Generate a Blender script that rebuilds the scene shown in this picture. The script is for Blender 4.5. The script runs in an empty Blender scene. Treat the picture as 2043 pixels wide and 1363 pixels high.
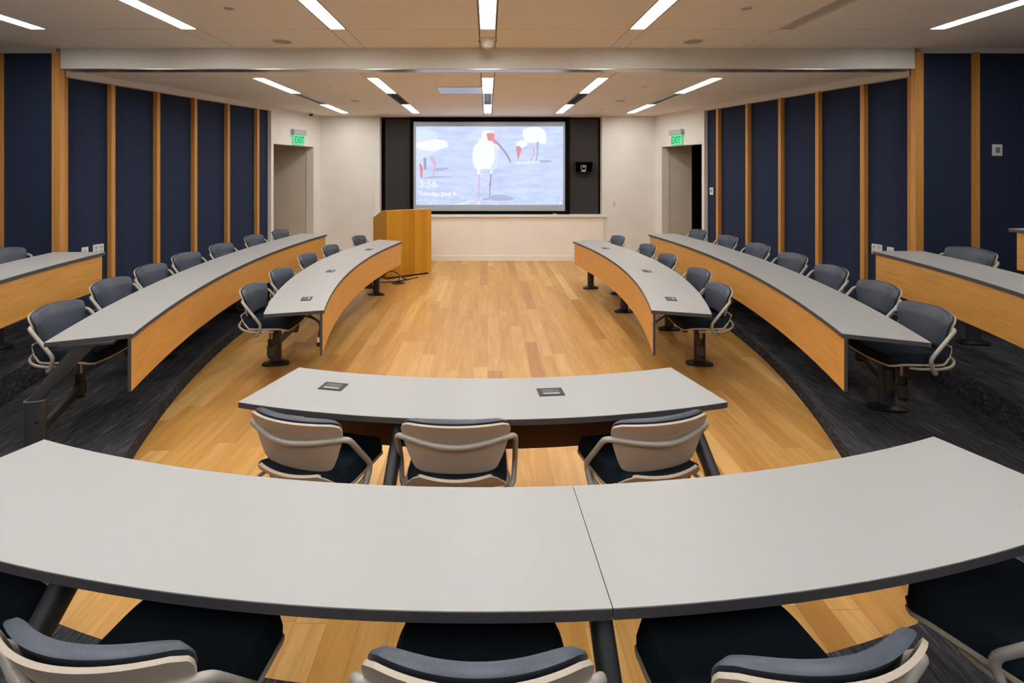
import bpy, bmesh, math, random
from mathutils import Vector, Matrix
random.seed(4)
PI = math.pi
C = bpy.context.scene.collection
H = 1.85            # eye height
LOWC, UPC = 2.97, 3.17

# ------------------------------------------------------------------ helpers
def new_mesh_obj(name, verts, faces, mat=None, parent=None, smooth=False, uvs=None, mats=None, midx=None):
    me = bpy.data.meshes.new(name)
    me.from_pydata([tuple(v) for v in verts], [], faces)
    if uvs is not None:
        lay = me.uv_layers.new(name='UVMap')
        for p in me.polygons:
            for li, vi in zip(p.loop_indices, p.vertices):
                lay.data[li].uv = uvs[vi]
    if mats:
        for m in mats: me.materials.append(m)
        if midx:
            for p, i in zip(me.polygons, midx): p.material_index = i
    elif mat: me.materials.append(mat)
    bm = bmesh.new(); bm.from_mesh(me)
    bmesh.ops.recalc_face_normals(bm, faces=bm.faces)
    bm.to_mesh(me); bm.free()
    if smooth:
        for p in me.polygons: p.use_smooth = True
        try: me.set_sharp_from_angle(angle=math.radians(45))
        except Exception: pass
    me.update()
    o = bpy.data.objects.new(name, me); C.objects.link(o)
    if parent: o.parent = parent
    return o

class MB:
    """collects shapes that become ONE mesh object"""
    def __init__(s): s.v = []; s.f = []; s.m = []
    def add(s, verts, faces, mi=0):
        n = len(s.v); s.v += [Vector(v) for v in verts]
        s.f += [tuple(i + n for i in f) for f in faces]; s.m += [mi] * len(faces)
        return s
    def box(s, x0, x1, y0, y1, z0, z1, mi=0, M=None, bev=0):
        if bev > 0:
            bm = bmesh.new(); bmesh.ops.create_cube(bm, size=1)
            for v in bm.verts:
                v.co = Vector(((x0+x1)/2 + v.co.x*(x1-x0), (y0+y1)/2 + v.co.y*(y1-y0), (z0+z1)/2 + v.co.z*(z1-z0)))
            bmesh.ops.bevel(bm, geom=bm.edges[:], offset=bev, segments=2, profile=.5, affect='EDGES')
            bm.verts.index_update()
            vs = [v.co.copy() for v in bm.verts]; fs = [tuple(v.index for v in f.verts) for f in bm.faces]; bm.free()
        else:
            vs = [Vector((x, y, z)) for x in (x0, x1) for y in (y0, y1) for z in (z0, z1)]
            fs = [(0,1,3,2),(4,6,7,5),(0,4,5,1),(2,3,7,6),(0,2,6,4),(1,5,7,3)]
        if M: vs = [M @ v for v in vs]
        return s.add(vs, fs, mi)
    def prism(s, pts, z0, z1, mi=0, M=None):
        n = len(pts)
        vs = [Vector((p[0], p[1], z0)) for p in pts] + [Vector((p[0], p[1], z1)) for p in pts]
        if M: vs = [M @ v for v in vs]
        fs = [tuple(range(n)), tuple(range(n, 2*n))] + [(i, (i+1) % n, n+(i+1) % n, n+i) for i in range(n)]
        return s.add(vs, fs, mi)
    def cyl(s, p0, p1, r0, r1=None, n=20, mi=0):
        r1 = r0 if r1 is None else r1
        p0 = Vector(p0); p1 = Vector(p1); d = (p1-p0).normalized()
        a = d.orthogonal().normalized(); b = d.cross(a)
        vs = [p0 + (a*math.cos(t)+b*math.sin(t))*r0 for t in [2*PI*i/n for i in range(n)]]
        vs += [p1 + (a*math.cos(t)+b*math.sin(t))*r1 for t in [2*PI*i/n for i in range(n)]]
        fs = [tuple(range(n)), tuple(range(n, 2*n))] + [(i, (i+1) % n, n+(i+1) % n, n+i) for i in range(n)]
        return s.add(vs, fs, mi)
    def tube(s, path, r, n=10, sub=5, mi=0, smooth=True, rx=None):
        P = [Vector(p) for p in path]
        if smooth and len(P) > 2:
            Q = []
            E = [P[0]*2-P[1]] + P + [P[-1]*2-P[-2]]
            for i in range(1, len(E)-2):
                for k in range(sub):
                    t = k/sub; a, b, c, d = E[i-1], E[i], E[i+1], E[i+2]
                    Q.append(.5*((2*b)+(c-a)*t+(2*a-5*b+4*c-d)*t*t+(3*b-a-3*c+d)*t**3))
            Q.append(P[-1]); P = Q
        ring = []; prev = None
        for i, p in enumerate(P):
            d = (P[min(i+1, len(P)-1)] - P[max(i-1, 0)]).normalized()
            if prev is None: a = d.orthogonal().normalized()
            else:
                a = prev - d*prev.dot(d)
                a = a.normalized()
            prev = a; b = d.cross(a)
            rr = r(i/(len(P)-1)) if callable(r) else r
            ring.append([p + (a*math.cos(t)+b*math.sin(t))*rr for t in [2*PI*k/n for k in range(n)]])
        vs = [v for R in ring for v in R]; m = len(ring)
        fs = [(i*n+k, i*n+(k+1) % n, (i+1)*n+(k+1) % n, (i+1)*n+k) for i in range(m-1) for k in range(n)]
        fs += [tuple(range(n)), tuple((m-1)*n+k for k in range(n))]
        return s.add(vs, fs, mi)
    def lathe(s, prof, c, n=28, mi=0):
        c = Vector(c); m = len(prof)
        vs = [c + Vector((r*math.cos(2*PI*k/n), r*math.sin(2*PI*k/n), z)) for r, z in prof for k in range(n)]
        fs = [(i*n+k, i*n+(k+1) % n, (i+1)*n+(k+1) % n, (i+1)*n+k) for i in range(m-1) for k in range(n)]
        fs += [tuple(range(n)), tuple((m-1)*n+k for k in range(n))]
        return s.add(vs, fs, mi)
    def build(s, name, mat, parent=None, smooth=False):
        if isinstance(mat, (list, tuple)):
            return new_mesh_obj(name, s.v, s.f, None, parent, smooth, mats=mat, midx=s.m)
        return new_mesh_obj(name, s.v, s.f, mat, parent, smooth)

def tag(o, label, cat, group=None, kind=None):
    o['label'] = label; o['category'] = cat
    if group: o['group'] = group
    if kind: o['kind'] = kind
    return o
def thing(name, label, cat, loc=(0,0,0), rz=0, group=None):
    o = bpy.data.objects.new(name, None); C.objects.link(o)
    o.empty_display_size = .1
    o.location = loc; o.rotation_euler = (0, 0, rz)
    return tag(o, label, cat, group)
def struct(name, mb, mat, smooth=False):
    o = mb.build(name, mat, None, smooth); o['kind'] = 'structure'; return o

# ------------------------------------------------------------------ materials
def srgb(r, g, b):
    f = lambda c: (c/255/12.92) if c/255 <= .04045 else ((c/255+.055)/1.055)**2.4
    return (f(r), f(g), f(b), 1)
class NT:
    def __init__(s, name, rough=.5, metal=0, spec=.5):
        s.mat = bpy.data.materials.new(name); s.mat.use_nodes = True
        s.n = s.mat.node_tree.nodes; s.l = s.mat.node_tree.links
        s.b = s.n['Principled BSDF']
        s.b.inputs['Roughness'].default_value = rough; s.b.inputs['Metallic'].default_value = metal
        s.b.inputs['Specular IOR Level'].default_value = spec
    def node(s, t, **kw):
        nd = s.n.new(t)
        for k, v in kw.items(): setattr(nd, k, v)
        return nd
    def link(s, a, b): s.l.new(a, b)
    def math(s, op, a, b=None, c=None):
        nd = s.node('ShaderNodeMath', operation=op)
        for i, x in enumerate((a, b, c)):
            if x is None: continue
            if isinstance(x, (int, float)): nd.inputs[i].default_value = x
            else: s.link(x, nd.inputs[i])
        return nd.outputs[0]
    def coord(s, kind='Object'): return s.node('ShaderNodeTexCoord').outputs[kind]
    def mapping(s, vec, scale=(1,1,1), loc=(0,0,0), rot=(0,0,0)):
        m = s.node('ShaderNodeMapping'); s.link(vec, m.inputs[0])
        m.inputs['Scale'].default_value = scale; m.inputs['Location'].default_value = loc; m.inputs['Rotation'].default_value = rot
        return m.outputs[0]
    def noise(s, vec, scale=5, detail=4, rough=.6, dist=0):
        nz = s.node('ShaderNodeTexNoise'); s.link(vec, nz.inputs['Vector'])
        nz.inputs['Scale'].default_value = scale; nz.inputs['Detail'].default_value = detail
        nz.inputs['Roughness'].default_value = rough; nz.inputs['Distortion'].default_value = dist
        return nz.outputs['Fac']
    def ramp(s, fac, stops):
        r = s.node('ShaderNodeValToRGB'); s.link(fac, r.inputs[0])
        e = r.color_ramp.elements
        e[0].position, e[0].color = stops[0]; e[1].position, e[1].color = stops[-1]
        for p, c in stops[1:-1]:
            k = e.new(p); k.color = c
        return r.outputs[0]
    def mix(s, f, a, b, mode='MIX'):
        m = s.node('ShaderNodeMix', data_type='RGBA', blend_type=mode)
        if isinstance(f, (int, float)): m.inputs[0].default_value = f
        else: s.link(f, m.inputs[0])
        for i, x in ((6, a), (7, b)):
            if isinstance(x, tuple): m.inputs[i].default_value = x
            else: s.link(x, m.inputs[i])
        return m.outputs[2]
    def bump(s, h, strength=.2, dist=.002):
        b = s.node('ShaderNodeBump'); b.inputs['Strength'].default_value = strength; b.inputs['Distance'].default_value = dist
        s.link(h, b.inputs['Height']); s.link(b.outputs[0], s.b.inputs['Normal'])
    def col(s, c):
        if isinstance(c, tuple): s.b.inputs['Base Color'].default_value = c
        else: s.link(c, s.b.inputs['Base Color'])
        return s.mat

def mottled(name, c1, c2, scale, rough, metal=0, spec=.5, bump=0, bd=.001, detail=3):
    t = NT(name, rough, metal, spec)
    nz = t.noise(t.coord(), scale, detail)
    if bump: t.bump(nz, bump, bd)
    return t.col(t.ramp(nz, [(.3, c1), (.7, c2)]))

def mat_floor():
    t = NT('oak_plank_floor', .36, 0, .4)
    sep = t.node('ShaderNodeSeparateXYZ'); co = t.coord(); t.link(co, sep.inputs[0])
    W, L = .131, 1.7
    xi = t.math('DIVIDE', sep.outputs[0], W); ix = t.math('FLOOR', xi); fx = t.math('SUBTRACT', xi, ix)
    wn = t.node('ShaderNodeTexWhiteNoise', noise_dimensions='1D'); t.link(ix, wn.inputs['W'])
    yo = t.math('ADD', t.math('DIVIDE', sep.outputs[1], L), t.math('MULTIPLY', wn.outputs['Value'], 7.3))
    iy = t.math('FLOOR', yo); fy = t.math('SUBTRACT', yo, iy)
    cb = t.node('ShaderNodeCombineXYZ'); t.link(ix, cb.inputs[0]); t.link(iy, cb.inputs[1])
    w2 = t.node('ShaderNodeTexWhiteNoise', noise_dimensions='2D'); t.link(cb.outputs[0], w2.inputs['Vector'])
    base = t.ramp(w2.outputs['Value'], [(0, srgb(180,128,62)), (.12, srgb(196,145,74)), (.5, srgb(203,155,84)), (.85, srgb(211,165,96)), (1, srgb(220,178,112))])
    # grain, shifted per board
    off = t.node('ShaderNodeVectorMath', operation='MULTIPLY_ADD')
    t.link(w2.outputs['Color'], off.inputs[0]); off.inputs[1].default_value = (9, 9, 9)
    t.link(t.mapping(co, (1, .09, 1)), off.inputs[2])
    g = t.noise(off.outputs[0], 26, 6, .65, .6)
    g2 = t.noise(off.outputs[0], 7, 3, .5, 1.2)
    c = t.mix(.55, base, t.ramp(g, [(.3, (.66,.6,.52,1)), (.6, (1,1,1,1))]), 'MULTIPLY')
    c = t.mix(.45, c, t.ramp(g2, [(.35, (.74,.66,.56,1)), (.62, (1,1,1,1))]), 'MULTIPLY')
    ex = t.math('MINIMUM', fx, t.math('SUBTRACT', 1, fx)); ey = t.math('MINIMUM', fy, t.math('SUBTRACT', 1, fy))
    ln = t.math('MAXIMUM', t.math('LESS_THAN', ex, .009), t.math('LESS_THAN', ey, .0011))
    c = t.mix(t.math('MULTIPLY', ln, .4), c, srgb(104,68,32))
    t.bump(g, .05, .001)
    return t.col(c)

def mat_oak(name, c0, c1, vertical=True, uv=False, rough=.42, scale=1.0):
    t = NT(name, rough, 0, .4)
    if uv: v = t.mapping(t.coord('UV'), (.9*scale, 26*scale, 1))
    elif vertical: v = t.mapping(t.coord(), (26*scale, 26*scale, .9*scale))
    else: v = t.mapping(t.coord(), (.9*scale, .9*scale, 26*scale))
    g = t.noise(v, 4, 6, .62, .25)
    v2 = t.noise(v, 1.1, 3, .5, .5)
    c = t.ramp(g, [(.28, c0), (.68, c1)])
    c = t.mix(.35, c, t.ramp(v2, [(.3, (.75,.7,.64,1)), (.7, (1,1,1,1))]), 'MULTIPLY')
    t.bump(g, .06, .0008)
    return t.col(c)

def mat_lectern():
    t = NT('lectern_oak_veneer', .4, 0, .4)
    co = t.coord(); sep = t.node('ShaderNodeSeparateXYZ'); t.link(co, sep.inputs[0])
    ix = t.math('FLOOR', t.math('DIVIDE', t.math('ADD', sep.outputs[0], 1.0), .118))
    wn = t.node('ShaderNodeTexWhiteNoise', noise_dimensions='1D'); t.link(ix, wn.inputs['W'])
    base = t.ramp(wn.outputs['Value'], [(0, srgb(186,126,28)), (1, srgb(214,154,48))])
    g = t.noise(t.mapping(co, (40, 40, 1.2)), 3, 5, .6)
    return t.col(t.mix(.4, base, t.ramp(g, [(.3, (.66,.58,.5,1)), (.65, (1,1,1,1))]), 'MULTIPLY'))

def mat_carpet():
    t = NT('charcoal_streaked_carpet', .95, 0, .1)
    co = t.coord()
    s1 = t.noise(t.mapping(co, (30, 1.6, 30)), 3, 5, .7, .15)
    s2 = t.noise(t.mapping(co, (3, .8, 3)), 2, 3, .6, .4)
    c = t.ramp(s1, [(.36, srgb(38,38,41)), (.56, srgb(72,72,77)), (.76, srgb(134,133,136))])
    c = t.mix(.6, c, t.ramp(s2, [(.35, (.5,.5,.52,1)), (.65, (1.0,1.0,1.0,1))]), 'MULTIPLY')
    t.bump(t.noise(co, 260, 2, .6), .6, .004)
    return t.col(c)

def mat_fabric(name, c0, c1, sc=420):
    t = NT(name, .9, 0, .15)
    n = t.noise(t.coord(), sc, 2, .6)
    t.bump(n, .35, .001)
    return t.col(t.ramp(n, [(.35, c0), (.68, c1)]))

def mat_emit(name, col, s):
    t = NT(name)
    t.b.inputs['Base Color'].default_value = (.9,.9,.9,1)
    t.b.inputs['Emission Color'].default_value = col; t.b.inputs['Emission Strength'].default_value = s
    return t.mat

M = {}
M['floor'] = mat_floor()
M['carpet'] = mat_carpet()
M['navy'] = mat_fabric('navy_acoustic_fabric', srgb(34,42,62), srgb(56,66,92), 330)
M['greyfab'] = mat_fabric('dark_grey_panel_fabric', srgb(50,48,48), srgb(66,64,63), 300)
M['oakfin'] = mat_oak('oak_fin_veneer', srgb(198,135,62), srgb(222,163,89))
M['oakpanel'] = mat_oak('oak_desk_veneer', srgb(202,142,62), srgb(228,171,93), uv=True)
M['lectern'] = mat_lectern()
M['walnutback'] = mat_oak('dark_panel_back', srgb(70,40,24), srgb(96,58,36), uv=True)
M['white'] = mottled('matte_white_wall_paint', srgb(226,222,216), srgb(232,228,222), 3, .7, bump=.02)
M['cream'] = mottled('cream_wall_paint', srgb(236,231,223), srgb(240,235,228), 3, .65)
M['hall'] = mottled('taupe_hall_paint', srgb(196,186,170), srgb(204,194,178), 3, .7)
M['ceil'] = mottled('white_ceiling_panel', srgb(243,239,231), srgb(248,244,237), 90, .8, bump=.05)
M['gap'] = mottled('shadow_gap', srgb(52,44,38), srgb(60,50,44), 8, .9)
M['beam'] = mottled('white_beam_paint', srgb(224,220,212), srgb(232,228,220), 3, .55)
M['satin'] = mottled('satin_aluminium', srgb(170,166,165), srgb(188,184,184), 40, .28, metal=.9)
M['laminate'] = mottled('pale_grey_laminate', srgb(162,162,161), srgb(164,164,163), 30, .42, spec=.35)
M['edge'] = mottled('charcoal_edge_band', srgb(64,62,66), srgb(74,72,76), 80, .5)
M['steel'] = mottled('charcoal_powder_coat', srgb(58,58,62), srgb(70,70,74), 200, .45, metal=.3, bump=.15)
M['black'] = mottled('black_plastic', srgb(16,16,18), srgb(24,24,26), 40, .45)
M['void'] = mottled('painted_passage_darkness', srgb(8,8,8), srgb(11,11,11), 4, .9)  # near-black colour stands in for the darkness of the unlit passage
M['shell'] = mottled('warm_grey_shell_plastic', srgb(176,164,150), srgb(186,174,160), 120, .5, bump=.06)
M['tube'] = mottled('grey_enamel_tube', srgb(158,154,146), srgb(168,164,156), 90, .38, metal=.15)
M['cush'] = mottled('slate_blue_vinyl', srgb(58,65,78), srgb(67,75,89), 160, .42, spec=.5, bump=.08)
M['seat'] = mat_fabric('black_green_seat_fabric', srgb(14,22,28), srgb(26,37,46), 500)
M['bronze'] = mottled('bronze_steel', srgb(140,124,110), srgb(158,142,128), 60, .3, metal=.9)
M['plate'] = mottled('white_plastic_plate', srgb(226,224,220), srgb(234,232,228), 30, .4)
M['greyplastic'] = mottled('mid_grey_plastic', srgb(118,118,118), srgb(132,132,132), 60, .4)
M['socketgrey'] = mottled('dark_socket_plastic', srgb(84,84,80), srgb(94,94,90), 60, .5)
M['ltgrey'] = mottled('light_grey_plastic', srgb(168,170,174), srgb(178,180,184), 60, .4)
M['grille'] = mottled('perforated_beige_grille', srgb(160,150,140), srgb(196,186,176), 600, .7)
M['lamp'] = mat_emit('lit_diffuser', (1, .985, .95, 1), 39); M['lampfront'] = mat_emit('dimmed_lit_diffuser', (1, .985, .95, 1), 30)
M['unlit'] = mottled('unlit_diffuser', srgb(190,186,176), srgb(198,194,184), 20, .5)
M['screenfab'] = mat_emit('projection_screen_fabric', srgb(150,165,180), .16); M['screenfab'].node_tree.nodes['Principled BSDF'].inputs['Base Color'].default_value = (.34,.36,.38,1)
M['green'] = mat_emit('exit_green_glow', srgb(10,170,90), .8)
M['green'].node_tree.nodes['Principled BSDF'].inputs['Base Color'].default_value = (.01,.05,.03,1)
M['greenpale'] = mat_emit('exit_pale_green_panel', srgb(105,236,172), .85)
M['greenpale'].node_tree.nodes['Principled BSDF'].inputs['Base Color'].default_value = (.04,.10,.07,1)
M['black_frame'] = mottled('matte_black_velvet_frame', srgb(8,8,9), srgb(12,12,13), 60, .95, spec=.1)

# ------------------------------------------------------------------ room shell
Y0 = 5.5       # plane of the beam / outer wall
P0, P1, P2 = (4.74, Y0), (3.79, 8.87), (3.44, 10.4)
YB = 10.4; YR = -3.2; XS = 6.6
struct('floor', MB().box(-XS-.3, XS+.3, YR-.1, YB+1.8, -.12, 0), M['floor'])

def circ3(a, b, c):
    ax, ay = a; bx, by = b; cx, cy = c
    d = 2*(ax*(by-cy)+bx*(cy-ay)+cx*(ay-by))
    ux = ((ax*ax+ay*ay)*(by-cy)+(bx*bx+by*by)*(cy-ay)+(cx*cx+cy*cy)*(ay-by))/d
    uy = ((ax*ax+ay*ay)*(cx-bx)+(bx*bx+by*by)*(ax-cx)+(cx*cx+cy*cy)*(bx-ax))/d
    return ux, uy, math.hypot(ax-ux, ay-uy)
def arc3(a, b, c, n=32):
    """n+1 points along the circle through a, b, c from a to c"""
    ux, uy, R = circ3(a, b, c)
    t0 = math.atan2(a[1]-uy, a[0]-ux); tm = math.atan2(b[1]-uy, b[0]-ux); t1 = math.atan2(c[1]-uy, c[0]-ux)
    while tm - t0 > PI: tm -= 2*PI
    while tm - t0 < -PI: tm += 2*PI
    while t1 - tm > PI: t1 -= 2*PI
    while t1 - tm < -PI: t1 += 2*PI
    return [(ux+R*math.cos(t0+(t1-t0)*i/n), uy+R*math.sin(t0+(t1-t0)*i/n)) for i in range(n+1)]

side = arc3((2.66, 8.0), (2.745, 5.3), (2.03, 2.62), 36)     # wood / carpet edge, right side
near = arc3((1.66, 1.955), (0, 1.69), (-1.66, 1.955), 24)
edge_pts = side + [(1.90, 2.30), (1.80, 2.08)] + near + [(-1.80, 2.08), (-1.90, 2.30)] + [(-x, y) for x, y in reversed(side)]
tier1 = [(XS+.2, 8.35)] + edge_pts + [(-XS-.2, 8.35), (-XS-.2, YR), (XS+.2, YR)]
def carpet_tier(name, pts, z0, z1):
    me = MB().prism(pts, z0, z1); o = me.build(name, M['carpet'])
    bm = bmesh.new(); bm.from_mesh(o.data); bmesh.ops.triangulate(bm, faces=[f for f in bm.faces if len(f.verts) > 4]); bm.to_mesh(o.data); bm.free()
    o['kind'] = 'structure'
carpet_tier('floor_carpet_lower_tier', tier1, 0.0, .10)
h2 = [(3.88, 5.4), (3.86, 5.02), (3.70, 4.1), (3.44, 3.2), (3.05, 2.2), (2.45, 1.25), (1.5, .62), (0, .35)]
tier2 = [(XS+.2, 5.4)] + h2 + [(-x, y) for x, y in reversed(h2[:-1])] + [(-XS-.2, 5.4), (-XS-.2, YR), (XS+.2, YR)]
carpet_tier('floor_carpet_middle_tier', tier2, .10, .31)
for s in (1, -1):
    carpet_tier('floor_carpet_upper_tier_'+('right' if s > 0 else 'left'),
                [(s*(XS+.1), 5.4), (s*4.78, 5.4), (s*4.76, 4.4), (s*4.6, 3.0), (s*4.2, 1.6), (s*(XS+.1), 1.6)], .31, .59)

def wall_seg(mb, a, b, z0, z1, th=.1, side_=1, mi=0, off=0):
    """vertical slab whose room face runs a->b; thickness goes to the outside"""
    a = Vector((a[0], a[1], 0)); b = Vector((b[0], b[1], 0)); d = (b-a).normalized()
    n = Vector((d.y, -d.x, 0))*side_
    p = [a+n*off, b+n*off, b+n*(off+th), a+n*(off+th)]
    mb.prism([(q.x, q.y) for q in p], z0, z1, mi)
ntrim = [0]
def trim(mb, mat, smooth=False):
    ntrim[0] += 1
    return struct('trim_%d' % ntrim[0], mb, mat, smooth)

FD = .085      # fin depth
DOOR_H = 2.32
for s, nm in ((1, 'right'), (-1, 'left')):
    p0 = (s*P0[0], P0[1]); p1 = (s*P1[0], P1[1]); p2 = (s*P2[0], P2[1])
    side_ = 1 if s < 0 else -1      # outward normal
    side_ = -side_ if False else side_
    # check outward direction
    d = Vector((p1[0]-p0[0], p1[1]-p0[1])).normalized(); n = Vector((d.y, -d.x))
    so = 1 if n.x*s > 0 else -1
    # navy acoustic wall, angled
    w = MB(); wall_seg(w, p0, p1, 0, LOWC+.3, .12, so, off=.07)
    wall_seg(w, (s*4.70, Y0), (s*(XS+.1), Y0), 0, UPC+.2, .12, -so, off=0)
    # make the outward slab of the facing wall go to +y
    struct('wall_'+nm, w, M['navy'])
    # white lip under ceilings
    pl = (p0[0]+(p1[0]-p0[0])*.04, p0[1]+(p1[1]-p0[1])*.04); lip = MB(); wall_seg(lip, pl, p1, LOWC-.075, LOWC+.02, .08, so, off=-.01); trim(lip, M['white'])
    lip = MB().box(min(s*4.66, s*XS), max(s*4.66, s*XS), Y0-.03, Y0+.02, UPC-.05, UPC+.05); trim(lip, M['white'])
    # fins on the angled wall
    nfin = 6
    D2 = Vector((p1[0]-p0[0], p1[1]-p0[1])); 
    ang = math.atan2(d.y, d.x)
    tpos = [.02, .118+.0, .118+.0, 0, 0, 0]
    for k in range(6):
        # depth positions read along the wall
        yy = [5.64, 6.16, 6.75, 7.33, 7.93, 8.56][k]
        tt = (yy-p0[1])/(p1[1]-p0[1])
        c = Vector((p0[0], p0[1])) + D2*tt
        mb = MB()
        Mx = Matrix.Translation((c.x, c.y, 0)) @ Matrix.Rotation(ang, 4, 'Z')
        # local x along wall, local y: outward is so*(-y)
        y1 = -so*.068
        mb.box(-.024, .024, min(0, y1), max(0, y1), .05, LOWC-.062, M=Mx)
        trim(mb, M['oakfin'])
    # corner fin and outer fin on the facing wall
    for xc, wd in ((4.647, .043), (5.275, .021), (5.89, .021)):
        mb = MB().box(s*xc-wd, s*xc+wd, Y0-.055, Y0+.01, .05, UPC-.045); trim(mb, M['oakfin'])
    # white wall with doorway
    D = Vector((p2[0]-p1[0], p2[1]-p1[1])); L = D.length
    def at(t): return (p1[0]+D.x*t, p1[1]+D.y*t)
    ta = (8.93-p1[1])/D.y; tb = (10.16-p1[1])/D.y
    w = MB()
    wall_seg(w, at(-.004), at(ta), 0, LOWC+.02, .16, so)
    wall_seg(w, at(tb), at(1.03), 0, LOWC+.02, .16, so)
    wall_seg(w, at(ta), at(tb), DOOR_H, LOWC+.02, .16, so)
    struct('wall_door_side_'+nm, w, M['white'])
    # passage beyond the doorway
    jb = at(tb); yb = jb[1]+.05
    xo = s*(abs(jb[0])+.12); xe = s*5.6
    h = MB()
    if s < 0:
        h.box(min(xo, xe), max(xo, xe), yb, yb+.1, 0, 2.7)
    else:
        h.box(xo, s*4.115, yb, yb+.1, 0, 2.7)
    struct('wall_passage_'+nm, h, M['hall'])
    nn = Vector((D.y, -D.x)).normalized(); nn = nn if nn.x*s > 0 else -nn
    q0 = Vector(at(-.05))+nn*.08; q1 = Vector(at(1.0))+nn*.08
    h = MB().prism([(q0.x, q0.y), (q1.x, q1.y), (q1.x, yb+1.2), (xe, yb+1.2), (xe, q0.y)], 2.7, 2.75); struct('ceiling_passage_'+nm, h, M['hall'])
    h = MB().box(min(xe, s*5.7), max(xe, s*5.7), 8.7, 12.1, 0, 2.75)
    h.box(min(s*3.95, s*5.7), max(s*3.95, s*5.7), 8.62, 8.72, 0, 2.75)
    struct('wall_passage_end_'+nm, h, M['hall'] if s < 0 else M['void'])  # right end coloured near-black to paint in the corridor's darkness
    if s > 0:
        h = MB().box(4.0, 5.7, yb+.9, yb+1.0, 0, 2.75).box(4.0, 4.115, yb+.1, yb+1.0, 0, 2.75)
        struct('wall_passage_dark', h, M['void'])  # darkness beyond the opening is put into the wall colour
    # outer side walls and (behind the camera)
    struct('wall_outer_'+nm, MB().box(min(s*XS, s*(XS+.1)), max(s*XS, s*(XS+.1)), YR, Y0+.2, 0, UPC+.1), M['navy'])
struct('wall_rear', MB().box(-XS, XS, YR-.1, YR, 0, UPC+.1), M['white'])

# ------------------------------------------------------------------ back wall with niche
def bx(px, Y): return (px-973)/1010*Y
def bz(py, Y): return H-(py-340)*Y/1010
nx0, nx1 = bx(758, YB), bx(1200.5, YB)
zsill = bz(433, YB)
w = MB()
w.box(-3.6, nx0, YB, YB+.2, 0, LOWC+.02); w.box(nx1, 3.6, YB, YB+.2, 0, LOWC+.02)
w.box(nx0, nx1, YB, YB+.2, LOWC-.02, LOWC+.02)
struct('wall_back', w, M['white'])
struct('wall_back_below_screen', MB().box(nx0-.05, nx1+.04, YB-.03, YB+.2, 0, zsill), M['cream'])
struct('wall_niche', MB().box(nx0, nx1, YB+.15, YB+.2, zsill, LOWC), M['black_frame'])
mb = MB().box(nx0-.13, nx1+.08, YB-.07, YB+.15, zsill, zsill+.05, bev=.006); trim(mb, M['beam'])
mb = MB().box(nx0-.12, nx0, YB-.02, YB+.01, zsill+.05, LOWC-.01); mb.box(nx1, nx1+.045, YB-.02, YB+.01, zsill+.05, LOWC-.01); trim(mb, M['beam'])
b = MB().box(nx0-.05, nx1+.04, YB-.042, YB-.03, .0, .1); struct('baseboard_center', b, M['cream'])
b = MB().box(-3.45, nx0-.05, YB-.012, YB, 0, .1).box(nx1+.04, 3.45, YB-.012, YB, 0, .1); struct('baseboard_back', b, M['white'])
# grey fabric side panels in the niche
for a0, a1, nm, lb in ((766.5, 817, 'left', 'dark grey fabric panel between the left niche edge and the screen'),
                   (1137, 1196, 'right', 'dark grey fabric panel right of the screen, behind the wall camera')):
    t = MB().box(bx(a0, YB), bx(a1, YB), YB+.10, YB+.145, zsill+.052, LOWC-.05, bev=.004)
    tag(t.build('fabric_panel', M['greyfab']), lb, 'panel')

# ------------------------------------------------------------------ projection screen
YS = YB+.06
def sx(px): return bx(px, YS)
def sz(py): return bz(py, YS)
scr = thing('projection_screen', 'large lit projection screen in a black frame showing wading birds', 'screen', (0, YS, 0))
def lcl(px, py, dy=0): return (sx(px), -dy, sz(py))
fr = MB()
X0, X1, Z0, Z1 = sx(818), sx(1136), sz(430), sz(233)
a0, a1, c0, c1 = sx(825), sx(1127.5), sz(421), sz(243)
fr.box(X0, a0, -.03, .05, Z0, Z1).box(a1, X1, -.03, .05, Z0, Z1).box(a0, a1, -.03, .05, c1, Z1).box(a0, a1, -.03, .05, Z0, c0)
fr.build('frame', M['black_frame'], scr)
MB().box(a0, a1, 0, .04, c0, c1).build('screen_fabric', M['screenfab'], scr)
MB().box(sx(1102.5), sx(1110.5), -.034, -.03, sz(427), sz(425.6)).build('maker_badge', M['ltgrey'], scr)
# the projected photograph: water background is procedural, birds are flat coloured shapes on it
def mat_water():
    t = NT('projected_water'); co = t.coord()
    n1 = t.noise(t.mapping(co, (1, 1, 4)), 2.2, 5, .6, .4)
    n2 = t.noise(t.mapping(co, (1, 1, 3.2)), 14, 4, .7, .6)
    sep = t.node('ShaderNodeSeparateXYZ'); t.link(co, sep.inputs[0])
    low = t.math('SMOOTH_MIN', t.math('MAXIMUM', t.math('MULTIPLY', t.math('SUBTRACT', 1.65, sep.outputs[2]), 1.8), 0.0), 1.0, .1)
    c = t.ramp(n1, [(.3, srgb(186,200,240)), (.5, srgb(200,213,247)), (.72, srgb(214,228,252))])
    r = t.ramp(n2, [(.42, (.0,.0,.0,1)), (.62, (1,1,1,1))])
    c = t.mix(t.math('MULTIPLY', low, .35), c, t.mix(.7, c, r, 'OVERLAY'))
    t.link(c, t.b.inputs['Emission Color']); t.b.inputs['Emission Strength'].default_value = 1.05
    t.b.inputs['Base Color'].default_value = (.02,.02,.02,1)
    return t.mat
M['water'] = mat_water()
def em(name, r, g, b, s=1.0):
    m = mat_emit(name, srgb(r, g, b), s); m.node_tree.nodes['Principled BSDF'].inputs['Base Color'].default_value = (.02,.02,.02,1); return m
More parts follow.
